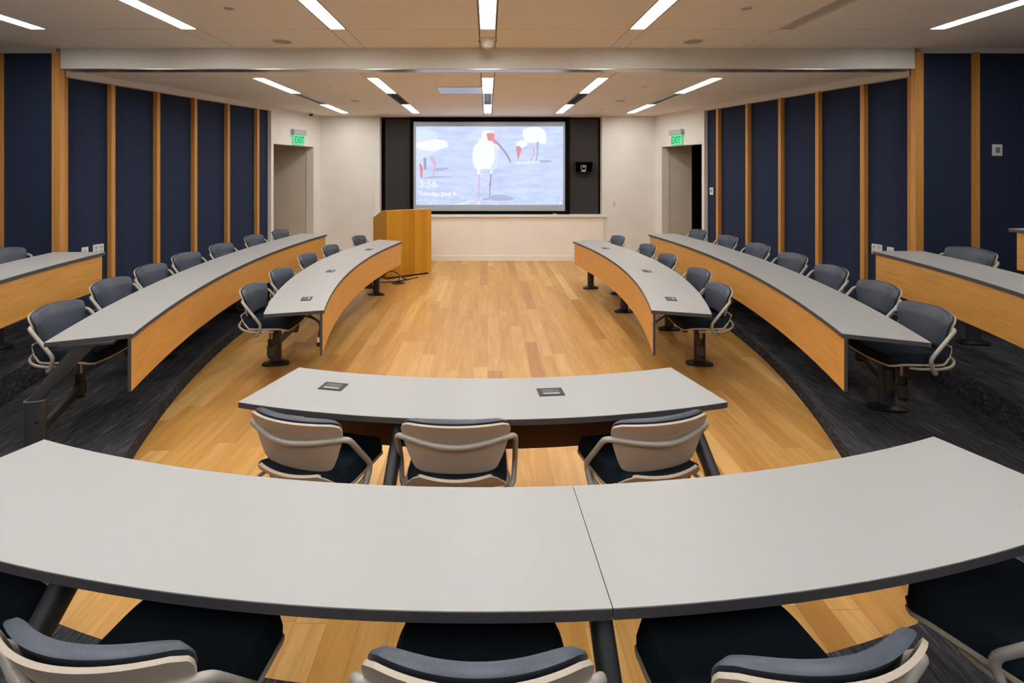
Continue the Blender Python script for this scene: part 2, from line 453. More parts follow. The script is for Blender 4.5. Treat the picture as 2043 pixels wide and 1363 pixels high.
pics = [em('pic_white', 246,250,255,1.0), em('pic_pale', 214,232,246), em('pic_red', 226,142,136), em('pic_pink', 222,182,210),
        em('pic_grey', 158,164,184), em('pic_shadow', 176,186,220), em('pic_paleshade', 226,238,248), em('pic_rose', 214,150,160)]
MB().box(sx(830), sx(1123.5), -.004, 0, sz(409), sz(252.5)).build('projected_picture', M['water'], scr)
bird = MB(); layer = [.0055]
def pz(x, y):   # crop pixel (scale 6.384, origin 820,230)
    return 820+x/6.384, 230+y/6.384
def poly(pts, mi, smooth=True):
    P = [Vector((*pz(*p), 0)) for p in pts]
    if smooth:
        n = len(P); Q = []
        for i in range(n):
            a, b_, c, d = P[i-1], P[i], P[(i+1) % n], P[(i+2) % n]
            for k in range(4):
                t = k/4; Q.append(.5*((2*b_)+(c-a)*t+(2*a-5*b_+4*c-d)*t*t+(3*b_-a-3*c+d)*t**3))
        P = Q
    xl, xh = 830.2, 1123.3
    P = [Vector((min(max(p.x, xl), xh), min(max(p.y, 252.7), 408.8), 0)) for p in P]
    layer[0] += .0004; y = -layer[0]
    vs = [Vector((sx(p.x), y, sz(p.y))) for p in P]
    bird.add(vs, [tuple(range(len(vs)))], mi)
# shadows on water
poly([(1000,1030),(1120,1012),(1240,1030),(1320,1065),(1230,1085),(1080,1088),(1010,1070)], 5)
poly([(900,1075),(960,1050),(1010,1070),(960,1085)], 5)
poly([(290,680),(400,665),(480,680),(400,705),(290,712)], 5); poly([(140,800),(300,775),(540,785),(300,800)], 5)
poly([(1640,575),(1740,568),(1800,585),(1720,605),(1640,598)], 5)
# left bird
poly([(62,215),(130,190),(220,185),(300,215),(335,270),(330,310),(430,312),(480,360),(470,405),(380,440),(320,470),(250,515),(180,530),(62,560)], 1)
poly([(70,360),(160,330),(300,310),(420,318),(470,370),(455,405),(370,430),(300,455),(200,450),(80,420)], 0)
poly([(160,545),(195,545),(195,690),(165,690)], 4, False)
poly([(245,520),(275,530),(320,600),(315,650),(290,770),(275,770),(290,640),(255,580)], 3)
poly([(108,620),(135,630),(150,700),(140,800),(125,800),(118,720)], 2)
# right bird
poly([(1440,180),(1500,155),(1580,148),(1660,165),(1710,215),(1722,290),(1705,362),(1640,355),(1560,345),(1470,350),(1425,280),(1422,220)], 0)
poly([(1335,375),(1360,335),(1420,318),(1475,345),(1475,385),(1420,418),(1360,415)], 0)
poly([(1338,400),(1405,420),(1375,540),(1358,550)], 7)
poly([(1595,355),(1630,350),(1618,480),(1605,578),(1585,578),(1600,470)], 5)
poly([(1545,400),(1565,400),(1575,480),(1530,580),(1515,575),(1555,480)], 3)
poly([(1330,600),(1450,590),(1630,588),(1600,608),(1450,622),(1340,622)], 6)
# foam line
poly([(640,1115),(740,1092),(820,1092),(760,1106),(640,1140),(480,1142),(400,1142),(560,1130)], 6)
# centre bird
poly([(905,225),(935,198),(980,190),(1030,203),(1060,232),(1055,300),(1100,360),(1118,450),(1112,560),(1090,650),(1045,700),(1030,745),(1010,745),(1000,690),(890,690),(878,752),(850,755),(842,700),(800,640),(785,560),(788,460),(800,400),(850,350),(870,305),(895,290)], 0)
poly([(1062,380),(1100,400),(1118,470),(1112,560),(1085,655),(1040,700),(1000,690),(1050,600),(1068,500)], 1)
poly([(960,240),(1000,226),(1055,232),(1062,275),(1045,315),(1010,330),(975,310),(970,270)], 2)
poly([(1000,310),(1050,300),(1110,345),(1190,440),(1250,530),(1275,600),(1262,606),(1215,520),(1150,430),(1080,360)], 4)
poly([(1000,305),(1045,295),(1085,335),(1110,380),(1060,355)], 2)
poly([(1010,330),(1040,335),(1115,430),(1110,445),(1050,385)], 6)
poly([(853,755),(877,755),(872,860),(884,890),(870,920),(868,1110),(852,1110),(854,920),(848,885),(858,850)], 3, False)
poly([(1012,748),(1034,748),(1020,860),(1026,885),(1012,915),(1008,1060),(995,1060),(998,915),(990,880),(1003,850)], 4, False)
poly([(848,1095),(876,1095),(880,1128),(842,1130)], 6)
bird.build('projected_birds', pics, scr)
def text(name, s, px, py, hpx, mat, parent, dy, rot=(PI/2,0,0), loc=None, ext=0, size=None, align='LEFT', off=0, sxx=1):
    cu = bpy.data.curves.new(name, 'FONT'); cu.body = s; cu.align_x = align
    cu.size = size if size else hpx*YS/1010/.69; cu.extrude = ext; cu.offset = off; cu.resolution_u = 3
    to = bpy.data.objects.new(name+'_tmp', cu); C.objects.link(to)
    dg = bpy.context.evaluated_depsgraph_get()
    me = bpy.data.meshes.new_from_object(to.evaluated_get(dg)); bpy.data.objects.remove(to)
    me.name = name
    me.materials.clear(); me.materials.append(mat)
    o = bpy.data.objects.new(name, me); C.objects.link(o); o.parent = parent
    o.rotation_euler = rot; o.scale = (sxx, 1, 1)
    o.location = loc if loc else (sx(px), -dy, sz(py))
    return o
ptxt = em('pic_text', 255,255,255,1.25)
text('clock_text', '3:56', 835.7, 373.5, 14.6, ptxt, scr, .022, off=-.004)
text('date_text', 'Tuesday, June 4', 835.7, 390.3, 8.2, ptxt, scr, .022, off=-.001, sxx=.98)
MB().box(sx(1115.8), sx(1119.2), -.0225, -.022, sz(406), sz(403)).build('status_icon', ptxt, scr)

# ------------------------------------------------------------------ ceilings
CH = [-4.2, -2.79, -1.4, 0, 1.4, 2.79, 4.2]; CW = .08
def ceiling_panels(name, ys, z, xs_lim):
    mb = MB(); g = .0045
    xe = []
    ch = [c for c in CH if abs(c) < xs_lim]
    edges = [-xs_lim] + [v for c in ch for v in (c-CW, c+CW)] + [xs_lim]
    for i in range(0, len(edges), 2):
        for j in range(len(ys)-1):
            mb.box(edges[i]+g, edges[i+1]-g, ys[j]+g, ys[j+1]-g, z, z+.02)
    struct(name, mb, M['ceil'])
    return ch
ceiling_panels('ceiling_lower', [5.62, 6.147, 7.385, 8.605, 9.92, 10.42], LOWC, 4.95)
ceiling_panels('ceiling_upper', [YR, -2.74, -1.49, -.24, 1.01, 2.26, 3.50, 4.74, 5.53], UPC, XS)
struct('ceiling_lower_backing', MB().box(-4.95, 4.95, 5.62, 10.5, LOWC+.09, LOWC+.12), M['gap'])
struct('ceiling_upper_backing', MB().box(-XS, XS, YR, 5.6, UPC+.09, UPC+.12), M['gap'])
# beam dropping between the two ceilings
struct('trim_beam', MB().box(-4.60, 4.60, Y0-.05, Y0+.13, LOWC-.025, UPC+.08), M['beam'])
struct('trim_beam_underside', MB().box(-4.60, 4.60, Y0-.045, Y0+.12, LOWC-.031, LOWC-.025), M['satin'])
for s in (1, -1):      # short white return where beam meets fins
    pass

def blank(x, y0, y1, z):
    return (x-CW+.004, x+CW-.004, y0+.003, y1-.003, z, z+.02)
fill = MB()
for x in CH:
    if abs(x) < 3: 
        fill.box(*blank(x, 5.62, 6.147, LOWC)); fill.box(*blank(x, 9.92, 10.42, LOWC))
    else:
        fill.box(*blank(x, 5.62, 10.42, LOWC))
    fill.box(*blank(x, 4.74, 5.53, UPC))
struct('ceiling_channel_fillers', fill, M['ceil'])

def light_fixture(x, y0, y1, z, lit, label, front=False):
    t = thing('ceiling_light', label, 'ceiling light', (x, (y0+y1)/2, z), 0, 'linear recessed ceiling lights')
    L = (y1-y0)/2-.004
    f = MB()
    f.box(-CW+.004, -CW+.014, -L, L, 0, .085).box(CW-.014, CW-.004, -L, L, 0, .085)
    f.box(-CW+.014, CW-.014, -L, -L+.008, 0, .085).box(-CW+.014, CW-.014, L-.008, L, 0, .085)
    f.build('frame', M['beam'], t)
    MB().box(-CW+.014, CW-.014, -L+.008, L-.008, .012, .02).build('diffuser', (M['lampfront'] if z < 3 else M['lamp']) if lit else M['unlit'], t)
    return t
xname = {-4.2:'far left', -2.79:'second left', -1.4:'inner left', 0:'center', 1.4:'inner right', 2.79:'second right', 4.2:'far right'}
def vent(x, y0, y1, z, label):
    t = thing('ceiling_vent', label, 'ceiling vent', (x, (y0+y1)/2, z), 0, 'linear air slots in the lower ceiling')
    L = (y1-y0)/2-.004
    f = MB().box(-CW+.004, -.045, -L, L, 0, .04).box(.045, CW-.004, -L, L, 0, .04).box(-.045, .045, -L, -L+.008, 0, .04).box(-.045, .045, L-.008, L, 0, .04)
    f.build('frame', M['satin'], t)
    for xx in (-.022, 0, .022):
        MB().box(xx-.0035, xx+.0035, -L+.008, L-.008, .004, .03).build('slat', M['satin'], t)
    MB().box(-.045, .045, -L+.008, L-.008, .034, .04).build('backing', M['black'], t)
rows = {-2.79:'the leftmost strip', -1.4:'the strip left of center', 0:'the center strip', 1.4:'the strip right of center', 2.79:'the rightmost strip'}
for x in (-2.79, -1.4, 0, 1.4, 2.79):
    light_fixture(x, 6.147, 7.385, LOWC, True, 'lit light in lower ceiling, nearer of the two in ' + rows[x])
    vent(x, 7.385, 8.605, LOWC, 'slotted air vent between the two lights of ' + rows[x] + ' in lower ceiling')
    light_fixture(x, 8.605, 9.92, LOWC, True, 'lit light close to the screen wall in ' + rows[x])
ul = {-4.2:'lit light in upper ceiling at the far left corner', -2.79:'lit long light in upper ceiling, second from the left',
      -1.4:'lit light in upper ceiling, just left of the center light', 0:'lit light in upper ceiling straight above the aisle',
      1.4:'lit light in upper ceiling, just right of the center light', 2.79:'switched-off grey light in the upper ceiling', 4.2:'lit light in upper ceiling at the far right corner'}
for x in CH:
    light_fixture(x, 3.50, 4.74, UPC, x != 2.79, ul[x])
    fl = MB().box(*blank(x, 2.26, 3.50, UPC)); 
    struct('ceiling_channel_filler', fl, M['ceil'])
    light_fixture(x, 1.01, 2.26, UPC, x != 2.79, 'light above the near long desk, ' + xname[x] + ' row, outside the photo')
    struct('ceiling_channel_filler', MB().box(*blank(x, -.24, 1.01, UPC)), M['ceil'])
    light_fixture(x, -1.49, -.24, UPC, True, 'light behind the viewpoint, ' + xname[x] + ' row, outside the photo')
    struct('ceiling_channel_filler', MB().box(*blank(x, YR, -1.49, UPC)), M['ceil'])

def disc(name, x, y, z, r, mat, label, cat, grille=False):
    t = thing(name, label, cat, (x, y, z))
    MB().lathe([(r, .002), (r, -.004), (r*.86, -.008), (r*.84, -.004)], (0,0,0)).build('ring', M['ceil'], t, True)
    MB().lathe([(r*.84, -.002), (r*.84, -.006), (r*.3, -.009), (.001, -.009)], (0,0,0)).build('grille' if grille else 'cover', mat, t, True)
for s, nm in ((-1, 'left'), (1, 'right')):
    disc('ceiling_speaker', s*2.1, 5.17, UPC, .11, M['grille'], 'round speaker in the upper ceiling near the beam, %s side' % nm, 'speaker', True)
    disc('ceiling_cover', s*2.1, 4.11, UPC, .05, M['ltgrey'], 'small round cover plate in the upper ceiling, %s side' % nm, 'ceiling cover')
    disc('ceiling_cover', s*2.1, 6.79, LOWC, .046, M['plate'], 'small round cover in lower ceiling between light strips, %s side' % nm, 'ceiling cover')
    disc('ceiling_speaker', s*2.13, 8.14, LOWC, .09, M['grille'], 'round speaker in the lower ceiling, %s side' % nm, 'speaker', True)
    disc('ceiling_cover', s*2.09, 9.27, LOWC, .045, M['plate'], 'tiny round cover close to the screen wall, %s side' % nm, 'ceiling cover')
# sensor hanging in front of the beam
t = thing('ceiling_sensor', 'white cone-shaped ceiling sensor hanging in front of the beam', 'sensor', (0, 5.1, UPC))
MB().lathe([(.09, 0), (.09, -.012), (.08, -.02), (.06, -.02)], (0,0,0)).build('mounting_ring', M['beam'], t, True)
MB().lathe([(.07, -.015), (.065, -.03), (.05, -.075), (.04, -.085), (.001, -.088)], (0,0,0)).build('housing', M['ceil'], t, True)
for s in (-1, 1): MB().box(s*.08-.012, s*.08+.012, -.012, .012, -.022, .0).build('clip', M['black'], t)
# bluish metal hatch beside centre light
t = thing('ceiling_hatch', 'pale metal hatch in the lower ceiling left of the center light', 'ceiling hatch', (-.385, 7.09, LOWC))
MB().box(-.30, .30, -.29, .29, -.006, 0).build('door', M['satin'], t)
MB().box(-.315, -.3, -.305, .305, -.008, 0).box(.3, .315, -.305, .305, -.008, 0).box(-.3, .3, .29, .305, -.008, 0).box(-.3, .3, -.305, -.29, -.008, 0).build('frame', M['beam'], t)
# security camera
t = thing('security_camera', 'tiny black dome camera under the ceiling above the left doorway', 'camera', (-3.44, 9.86, LOWC))
MB().lathe([(.065, 0), (.065, -.015), (.05, -.022)], (0,0,0)).build('base', M['plate'], t, True)
MB().lathe([(.042, -.02), (.04, -.04), (.028, -.058), (.001, -.066)], (0,0,0)).build('dome', M['black'], t, True)

# ------------------------------------------------------------------ exit signs
for s, nm in ((-1, 'left'), (1, 'right')):
    D = Vector((s*(P2[0]-P1[0]), P2[1]-P1[1])); yy = 9.62
    xw = s*P1[0] + D.x*(yy-P1[1])/D.y
    ang = math.atan2(D.y, D.x)
    # local x runs to viewer's right when facing the wall
    rz = ang if s < 0 else ang + PI
    t = thing('exit_sign', 'green lit EXIT sign above the %s doorway' % nm, 'sign', (xw, yy, 2.335), rz)
    # local -y must face the room
    MB().box(-.20, .20, -.075, 0, .19, .285, bev=.006).build('housing', M['ltgrey'], t)
    MB().box(-.17, .17, -.045, -.033, .0, .19, bev=.002).build('panel', M['greenpale'], t)
    text('lettering', 'EXIT', 0, 0, 0, M['green'], t, 0, loc=(0, -.047, .03), size=.185, align='CENTER', ext=.0015, off=.004, sxx=.8)

# ------------------------------------------------------------------ wall devices
def plate_dev(name, label, cat, loc, rz, w, h, insert, im, slots=0):
    t = thing(name, label, cat, loc, rz)
    MB().box(-w/2, w/2, -.012, 0, -h/2, h/2, bev=.003).build('cover_plate', M['plate'], t)
    for (x0, x1, z0, z1) in insert:
        MB().box(x0, x1, -.0145, -.011, z0, z1).build('display' if im is M['black'] or im is M['greyplastic'] else 'socket', im, t)
    return t
plate_dev('thermostat', 'white thermostat on the far right blue wall', 'thermostat', (5.53, Y0+.001, 2.07), 0, .105, .125, [(-.022, .026, -.03, .03)], M['greyplastic'])
def on_angled(s, yy, off=.068):
    p0 = Vector((s*P0[0], P0[1])); p1 = Vector((s*P1[0], P1[1])); D = p1-p0
    c = p0 + D*((yy-p0.y)/D.y); d = D.normalized()
    n = Vector((d.y, -d.x)); n = n if n.x*s > 0 else -n
    a = math.atan2(d.y, d.x)
    return (c.x+n.x*off, c.y+n.y*off), (a if s < 0 else a+PI)
(c, rz) = on_angled(1, 8.76)
plate_dev('thermostat', 'small white thermostat on blue wall beside the right doorway', 'thermostat', (c[0], c[1], 1.49), rz, .085, .125, [(-.015, .015, -.02, .03)], M['greyplastic'])
for s, nm in ((1, 'right'), (-1, 'left')):
    (c, rz) = on_angled(s, 6.03)
    plate_dev('wall_outlet', 'square white four-socket outlet on the %s blue wall' % nm, 'outlet', (c[0], c[1], .905), rz, .125, .125,
              [(-.045, -.012, .008, .045), (.012, .045, .008, .045), (-.045, -.012, -.045, -.008), (.012, .045, -.045, -.008)], M['unlit'])
    (c, rz) = on_angled(s, 5.88)
    plate_dev('wall_outlet', 'small white wall plate next to the square outlet, %s blue wall' % nm, 'outlet', (c[0], c[1], .895), rz, .075, .12, [(-.018, .018, -.03, .03)], M['unlit'])
plate_dev('wall_outlet', 'small cream socket on the white wall right of the screen', 'outlet', (bx(1225, YB), YB, bz(407, YB)), 0, .09, .12,
          [(-.025, .025, .006, .04), (-.025, .025, -.04, -.006)], M['unlit'])
# pan-tilt camera in a black box
t = thing('conference_camera', 'silver pan-tilt camera in a black wall box right of the screen', 'camera', (bx(1165, YB), YB+.11, bz(333, YB)))
bm_ = MB().box(-.185, .185, -.13, -.0, -.11, -.1).box(-.185, .185, -.13, 0, .1, .11).box(-.185, -.175, -.13, 0, -.1, .1).box(.175, .185, -.13, 0, -.1, .1).box(-.175, .175, -.01, 0, -.1, .1)
bm_.build('wall_box', M['black'], t)
MB().lathe([(.05, -.1), (.052, -.085), (.035, -.075)], (0, -.07, 0)).build('camera_base', M['ltgrey'], t, True)
MB().tube([(-.048, -.07, .035), (-.05, -.07, -.03), (-.03, -.07, -.065), (0, -.07, -.075), (.03, -.07, -.065), (.05, -.07, -.03), (.048, -.07, .035)], .009).build('yoke', M['ltgrey'], t, True)
h_ = MB().cyl((0, -.03, .01), (0, -.11, .01), .04, .04, 20); h_.build('camera_head', M['black'], t, True)
MB().cyl((0, -.11, .01), (0, -.118, .01), .03, .026, 20).build('lens', M['greyplastic'], t, True)

# ------------------------------------------------------------------ desks
def lerp(a, b, t): return (a[0]+(b[0]-a[0])*t, a[1]+(b[1]-a[1])*t)
class Desk:
    def __init__(s, name, label, front, back, ztop, zfloor, seam=None, group='curved lecture desks'):
        """front/back: 3 points each from end A to end B (world xy)"""
        s.F = arc3(*front, n=40); s.B = arc3(*back, n=40); s.z = ztop; s.zf = zfloor
        mid = lerp(s.F[20], s.B[20], .5); s.o = mid
        s.root = thing(name, label, 'desk', (mid[0], mid[1], zfloor), 0, group)
        s.h = ztop-zfloor; TH = .028
        n = 40
        rng = [(0, n)] if seam is None else [(0, seam), (seam, n)]
        for a, b in rng:
            mb = MB(); core = MB()
            pf = [s.L(s.F[i]) for i in range(a, b+1)]; pb = [s.L(s.B[i]) for i in range(a, b+1)]
            if seam is not None:     # 1.5 mm joint
                e = .0022/ (s.length()/n)
                if b != n: pf[-1] = lerp(pf[-1], pf[-2], e/2); pb[-1] = lerp(pb[-1], pb[-2], e/2)
                else: pf[0] = lerp(pf[0], pf[1], e/2); pb[0] = lerp(pb[0], pb[1], e/2)
            m = len(pf)
            for (mbx, z0, z1) in ((mb, s.h-.003, s.h), (core, s.h-TH, s.h-.0031)):
                vs = [Vector((p[0], p[1], z)) for z in (z1, z0) for row in (pf, pb) for p in row]
                fs = []
                for i in range(m-1):
                    fs += [(i, i+1, m+i+1, m+i), (2*m+i, 3*m+i, 3*m+i+1, 2*m+i+1), (i, 2*m+i, 2*m+i+1, i+1), (m+i, m+i+1, 3*m+i+1, 3*m+i)]
                fs += [(0, m, 3*m, 2*m), (m-1, 3*m-1, 4*m-1, 2*m-1)]
                mbx.add(vs, fs)
            mb.build('tabletop', M['laminate'], s.root)
            core.build('edge_band', M['edge'], s.root)
    def length(s): return sum(math.dist(s.F[i], s.F[i+1]) for i in range(40))
    def L(s, p): return (p[0]-s.o[0], p[1]-s.o[1])
    def frame(s, i):
        """unit tangent and unit inward(user side) normal at sample i"""
        i0, i1 = max(i-1, 0), min(i+1, 40)
        t = Vector((s.F[i1][0]-s.F[i0][0], s.F[i1][1]-s.F[i0][1])).normalized()
        n = Vector((s.B[i][0]-s.F[i][0], s.B[i][1]-s.F[i][1])); n = (n - t*n.dot(t)).normalized()
        return t, n
    def nearest(s, y=None, x=None):
        best = min(range(41), key=lambda i: abs(((s.F[i][1]+s.B[i][1])/2-y) if y is not None else ((s.F[i][0]+s.B[i][0])/2-x)))
        return best
    def panel(s, i0=0, i1=40, inset=.012, depth=.36, th=.019, ends=(0, 0), backmat='oakpanel'):
        rows = []
        u = 0; prev = None
        for i in range(i0, i1+1):
            t, n = s.frame(i)
            f = Vector(s.F[i])
            if i == i0: f = f + t*ends[0]
            if i == i1: f = f - t*ends[1]
            a = f+n*inset; b = f+n*(inset+th)
            if prev is not None: u += (a-prev).length
            prev = a; rows.append((a, b, u))
        z1 = s.h-.0285; z0 = s.h-depth
        vs = []; uv = []
        for a, b, u in rows:
            for p in (a, b):
                q = s.L(p)
                for z in (z0, z1): vs.append((q[0], q[1], z)); uv.append((u, z))
        fs = []; m = len(rows); mi = []
        for i in range(m-1):
            k = 4*i
            fs += [(k, k+4, k+5, k+1), (k+2, k+3, k+7, k+6)]; mi += [0, 1]
            fs += [(k, k+2, k+6, k+4), (k+1, k+5, k+7, k+3)]; mi += [2, 2]
        fs += [(0, 1, 3, 2), (4*m-4, 4*m-2, 4*m-1, 4*m-3)]; mi += [2, 2]
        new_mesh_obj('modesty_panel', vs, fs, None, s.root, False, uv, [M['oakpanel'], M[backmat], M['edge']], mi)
    def power(s, i, f=.5, flip=False):
        t, n = s.frame(i); c = Vector(lerp(s.F[i], s.B[i], f)); q = s.L(c)
        a = math.atan2(t.y, t.x)
        if flip: a += PI
        Mx = Matrix.Translation((q[0], q[1], s.h)) @ Matrix.Rotation(a, 4, 'Z')
        p = MB().box(-.064, .064, -.043, .043, 0, .003, M=Mx, bev=.001).build('power_module', M['black'], s.root)
        MB().box(-.042, .042, -.016, .024, .0028, .0045, M=Mx).build('socket_insert', M['socketgrey'], p)
        MB().box(-.042, .042, -.024, -.019, .0028, .0048, M=Mx).build('lid_hinge', M['plate'], p)
        k = MB()
        for xx in (-.022, .02):
            for dx in (-.006, .006): k.box(xx+dx-.0015, xx+dx+.0015, 0, .008, .0045, .005, M=Mx)
            k.box(xx-.003, xx+.003, -.008, -.004, .0045, .005, M=Mx)
        k.build('socket_holes', M['black'], p)
    def power_at(s, x, y):
        i = min(range(41), key=lambda i: math.dist(lerp(s.F[i], s.B[i], .5), (x, y)))
        c = lerp(s.F[i], s.B[i], .5); t, n = s.frame(i)
        w = math.dist(s.F[i], s.B[i]); f = .5 + (Vector((x, y))-Vector(c)).dot(n)/w
        s.power(i, min(max(f, .25), .75))
    def leg(s, i, off=.31, slant=True, hinge=0, shift=(0, 0)):
        """oval steel leg: vertical post on the user's side, slanting up to the desk centre"""
        t, n = s.frame(i); c = Vector(lerp(s.F[i], s.B[i], .5)) + Vector(shift)
        q = Vector(s.L(c)); a = math.atan2(n.y, n.x)
        Mx = Matrix.Translation((q.x, q.y, 0)) @ Matrix.Rotation(a, 4, 'Z')      # local x = user side
        def ring(x, z, w, d, tilt=0):
            out = []
            for k in range(20):
                th = 2*PI*k/20
                cx = math.copysign(abs(math.cos(th))**.7, math.cos(th))*w/2; cy = math.copysign(abs(math.sin(th))**.7, math.sin(th))*d/2
                out.append(Mx @ Vector((x+cx, cy, z - cx*tilt)))
            return out
        def loft(rings):
            n_ = 20; vs = [v for r in rings for v in r]
            fs = [(i_*n_+k, i_*n_+(k+1) % n_, (i_+1)*n_+(k+1) % n_, (i_+1)*n_+k) for i_ in range(len(rings)-1) for k in range(n_)]
            fs += [tuple(range(n_)), tuple((len(rings)-1)*n_+k for k in range(n_))]
            return vs, fs
        top = s.h-.028
        if slant:
            g = MB().add(*loft([ring(off, .012, .105, .055), ring(off, .40, .105, .055, .0)]))
            lg = g.build('leg', M['steel'], s.root, True)
            MB().add(*loft([ring(off, .40, .107, .057), ring(off-.02, .43, .107, .057, .25), ring(.03, top-.02, .115, .055), ring(.03, top-.012, .115, .055)])).build('upper_leg', M['steel'], lg, True)
            MB().add(*loft([ring(off, .398, .110, .060), ring(off, .404, .110, .060)])).build('collar', M['greyplastic'], lg, True)
            for zz in (.12, .28):
                p = Mx @ Vector((off-.02, .0285*(1 if hinge >= 0 else -1), zz)); p2 = Mx @ Vector((off-.02, .034*(1 if hinge >= 0 else -1), zz))
                MB().cyl(p, p2, .009, .007, 10).build('bolt', M['black'], lg, True)
        else:
            lg = MB().add(*loft([ring(off, .012, .10, .055), ring(off, top-.012, .10, .055)])).build('leg', M['steel'], s.root, True)
        x0 = off if slant else off
        MB().add(*loft([ring(x0, 0, .25, .115), ring(x0, .018, .25, .115), ring(x0, .04, .12, .07)])).build('foot_plate', M['black'], lg, True)
        MB().box(-.13 if slant else off-.13, .15 if slant else off+.13, -.03, .03, top-.012, top, M=Mx).build('mounting_plate', M['steel'], lg)
        p = Mx @ Vector((off, 0, 0))
        return (p.x+s.o[0], p.y+s.o[1])

mir = lambda pts: tuple((-x, y) for x, y in pts)
# inner desks
inF = ((1.30, 4.02), (1.525, 5.7), (1.335, 7.92)); inB = ((1.73, 3.906), (2.07, 6.1), (1.742, 8.12))
inner_r = Desk('curved_desk', 'short curved white-topped desk nearest the aisle on the right', inF, inB, .74, 0)
inner_l = Desk('curved_desk', 'short curved white-topped desk on the left, ending at the lectern', mir(inF), mir(inB), .74, 0)
for d in (inner_r, inner_l): d.panel(ends=(.004, .03))
for (x, y) in ((338, 596), (290.5, 541), (210, 496.5)):
    Y = 1121/(y-340); inner_r.power_at((1000+x-973)/1010*Y, Y)
for (x, y) in ((612, 596), (658.5, 542), (738, 497.3)):
    Y = 1121/(y-340); inner_l.power_at((x-973)/1010*Y, Y)
posts = {'il': [], 'ir': [], 'ol': [], 'or': [], 'c': [], 'n': [], 'tl': [], 'tr': []}
def legs_at(desk, key, ys, off=.31, **kw):
    for y in ys: posts[key].append(desk.leg(desk.nearest(y=y), off, **kw))
legs_at(inner_l, 'il', (4.82, 6.75)); legs_at(inner_r, 'ir', (4.82, 5.9))
inner_l.leg(inner_l.nearest(y=7.55), .0, slant=False); inner_r.leg(inner_r.nearest(y=6.58), .0, slant=False); inner_r.leg(inner_r.nearest(y=7.95), .05, slant=False)
posts['ir'].append((2.02, 7.4)); posts['ir'].pop()
legs_at(inner_r, 'ir', (7.5,)); legs_at(inner_l, 'il', (7.9,))
# cross braces behind the near ends
for d, s in ((inner_r, 1), (inner_l, -1)):
    a = d.L((s*1.33, 4.10)); b = d.L((s*1.50, 4.12))
    MB().tube([(a[0], a[1], .60), (b[0], b[1], .705)], .008, smooth=False).build('brace', M['steel'], d.root)
# outer desks
ouF = ((2.195, 3.135), (2.66, 6.2), (2.54, 8.0)); ouB = ((2.60, 2.965), (3.13, 6.0), (2.987, 8.095))
outer_r = Desk('curved_desk', 'long curved white-topped desk in front of the right blue wall', ouF, ouB, .84, .10)
outer_l = Desk('curved_desk', 'long curved white-topped desk in front of the left blue wall', mir(ouF), mir(ouB), .84, .10)
for d in (outer_r, outer_l): d.panel(ends=(.004, .03))
legs_at(outer_l, 'ol', (3.03, 4.75, 6.25, 7.75), .27); legs_at(outer_r, 'or', (3.78, 5.2, 6.55, 7.75), .33)
# third-row desks
thF = ((3.81, 5.02), (3.66, 4.0), (3.397, 3.206)); thF2 = arc3(*thF, n=4)
thF = ((3.815, 5.02), (3.64, 3.9), (2.93, 2.0)); thB = ((4.315, 5.02), (4.10, 3.85), (3.36, 1.85))
third_r = Desk('curved_desk', 'white-topped desk cut off by the right edge, with square outlet behind its end', thF, thB, 1.05, .31)
third_l = Desk('curved_desk', 'white-topped desk cut off by the left edge of the photo', ((-3.745, 4.96), (-3.60, 3.9), (-2.93, 2.0)), ((-4.25, 4.96), (-4.06, 3.85), (-3.36, 1.85)), 1.05, .31)
for d in (third_r, third_l): d.panel(ends=(.03, .004))
legs_at(third_r, 'tr', (4.55, 3.0)); legs_at(third_l, 'tl', (4.4, 3.0))
# fourth desk, only its corner is in the photo
fourth = Desk('curved_desk', 'corner of the highest desk at the right edge of the photo', ((4.66, 4.53), (4.66, 3.4), (4.40, 2.3)), ((5.12, 4.6), (5.12, 3.4), (4.86, 2.2)), 1.33, .59)
fourth.panel(ends=(.06, .004)); fourth.leg(8, .1, slant=False); fourth.leg(32, .1, slant=False)
# centre desk
center = Desk('curved_desk', 'small curved desk in the middle of the floor with three chairs', ((-1.062, 2.852), (-.015, 2.70), (1.031, 2.852)), ((-1.195, 2.426), (-.02, 2.2555), (1.149, 2.426)), .74, 0)
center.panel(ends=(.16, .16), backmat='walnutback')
center.power_at((670-973)/1010*1121/432, 1121/432); center.power_at((1088-973)/1010*1121/443, 1121/443)
posts['c'].append(center.leg(center.nearest(x=-.43), .28)); posts['c'].append(center.leg(center.nearest(x=.97), .28))
# near desk
near_d = Desk('curved_desk', 'large curved desk across the whole foreground with a fine top seam', ((-1.665, 1.90), (0, 1.613), (1.693, 1.921)), ((-1.835, 1.485), (0, 1.159), (1.846, 1.50)), .84, .10, seam=23)
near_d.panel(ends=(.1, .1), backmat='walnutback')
for x in (-1.15, .315, 1.66): posts['n'].append(near_d.leg(near_d.nearest(x=x), .29))

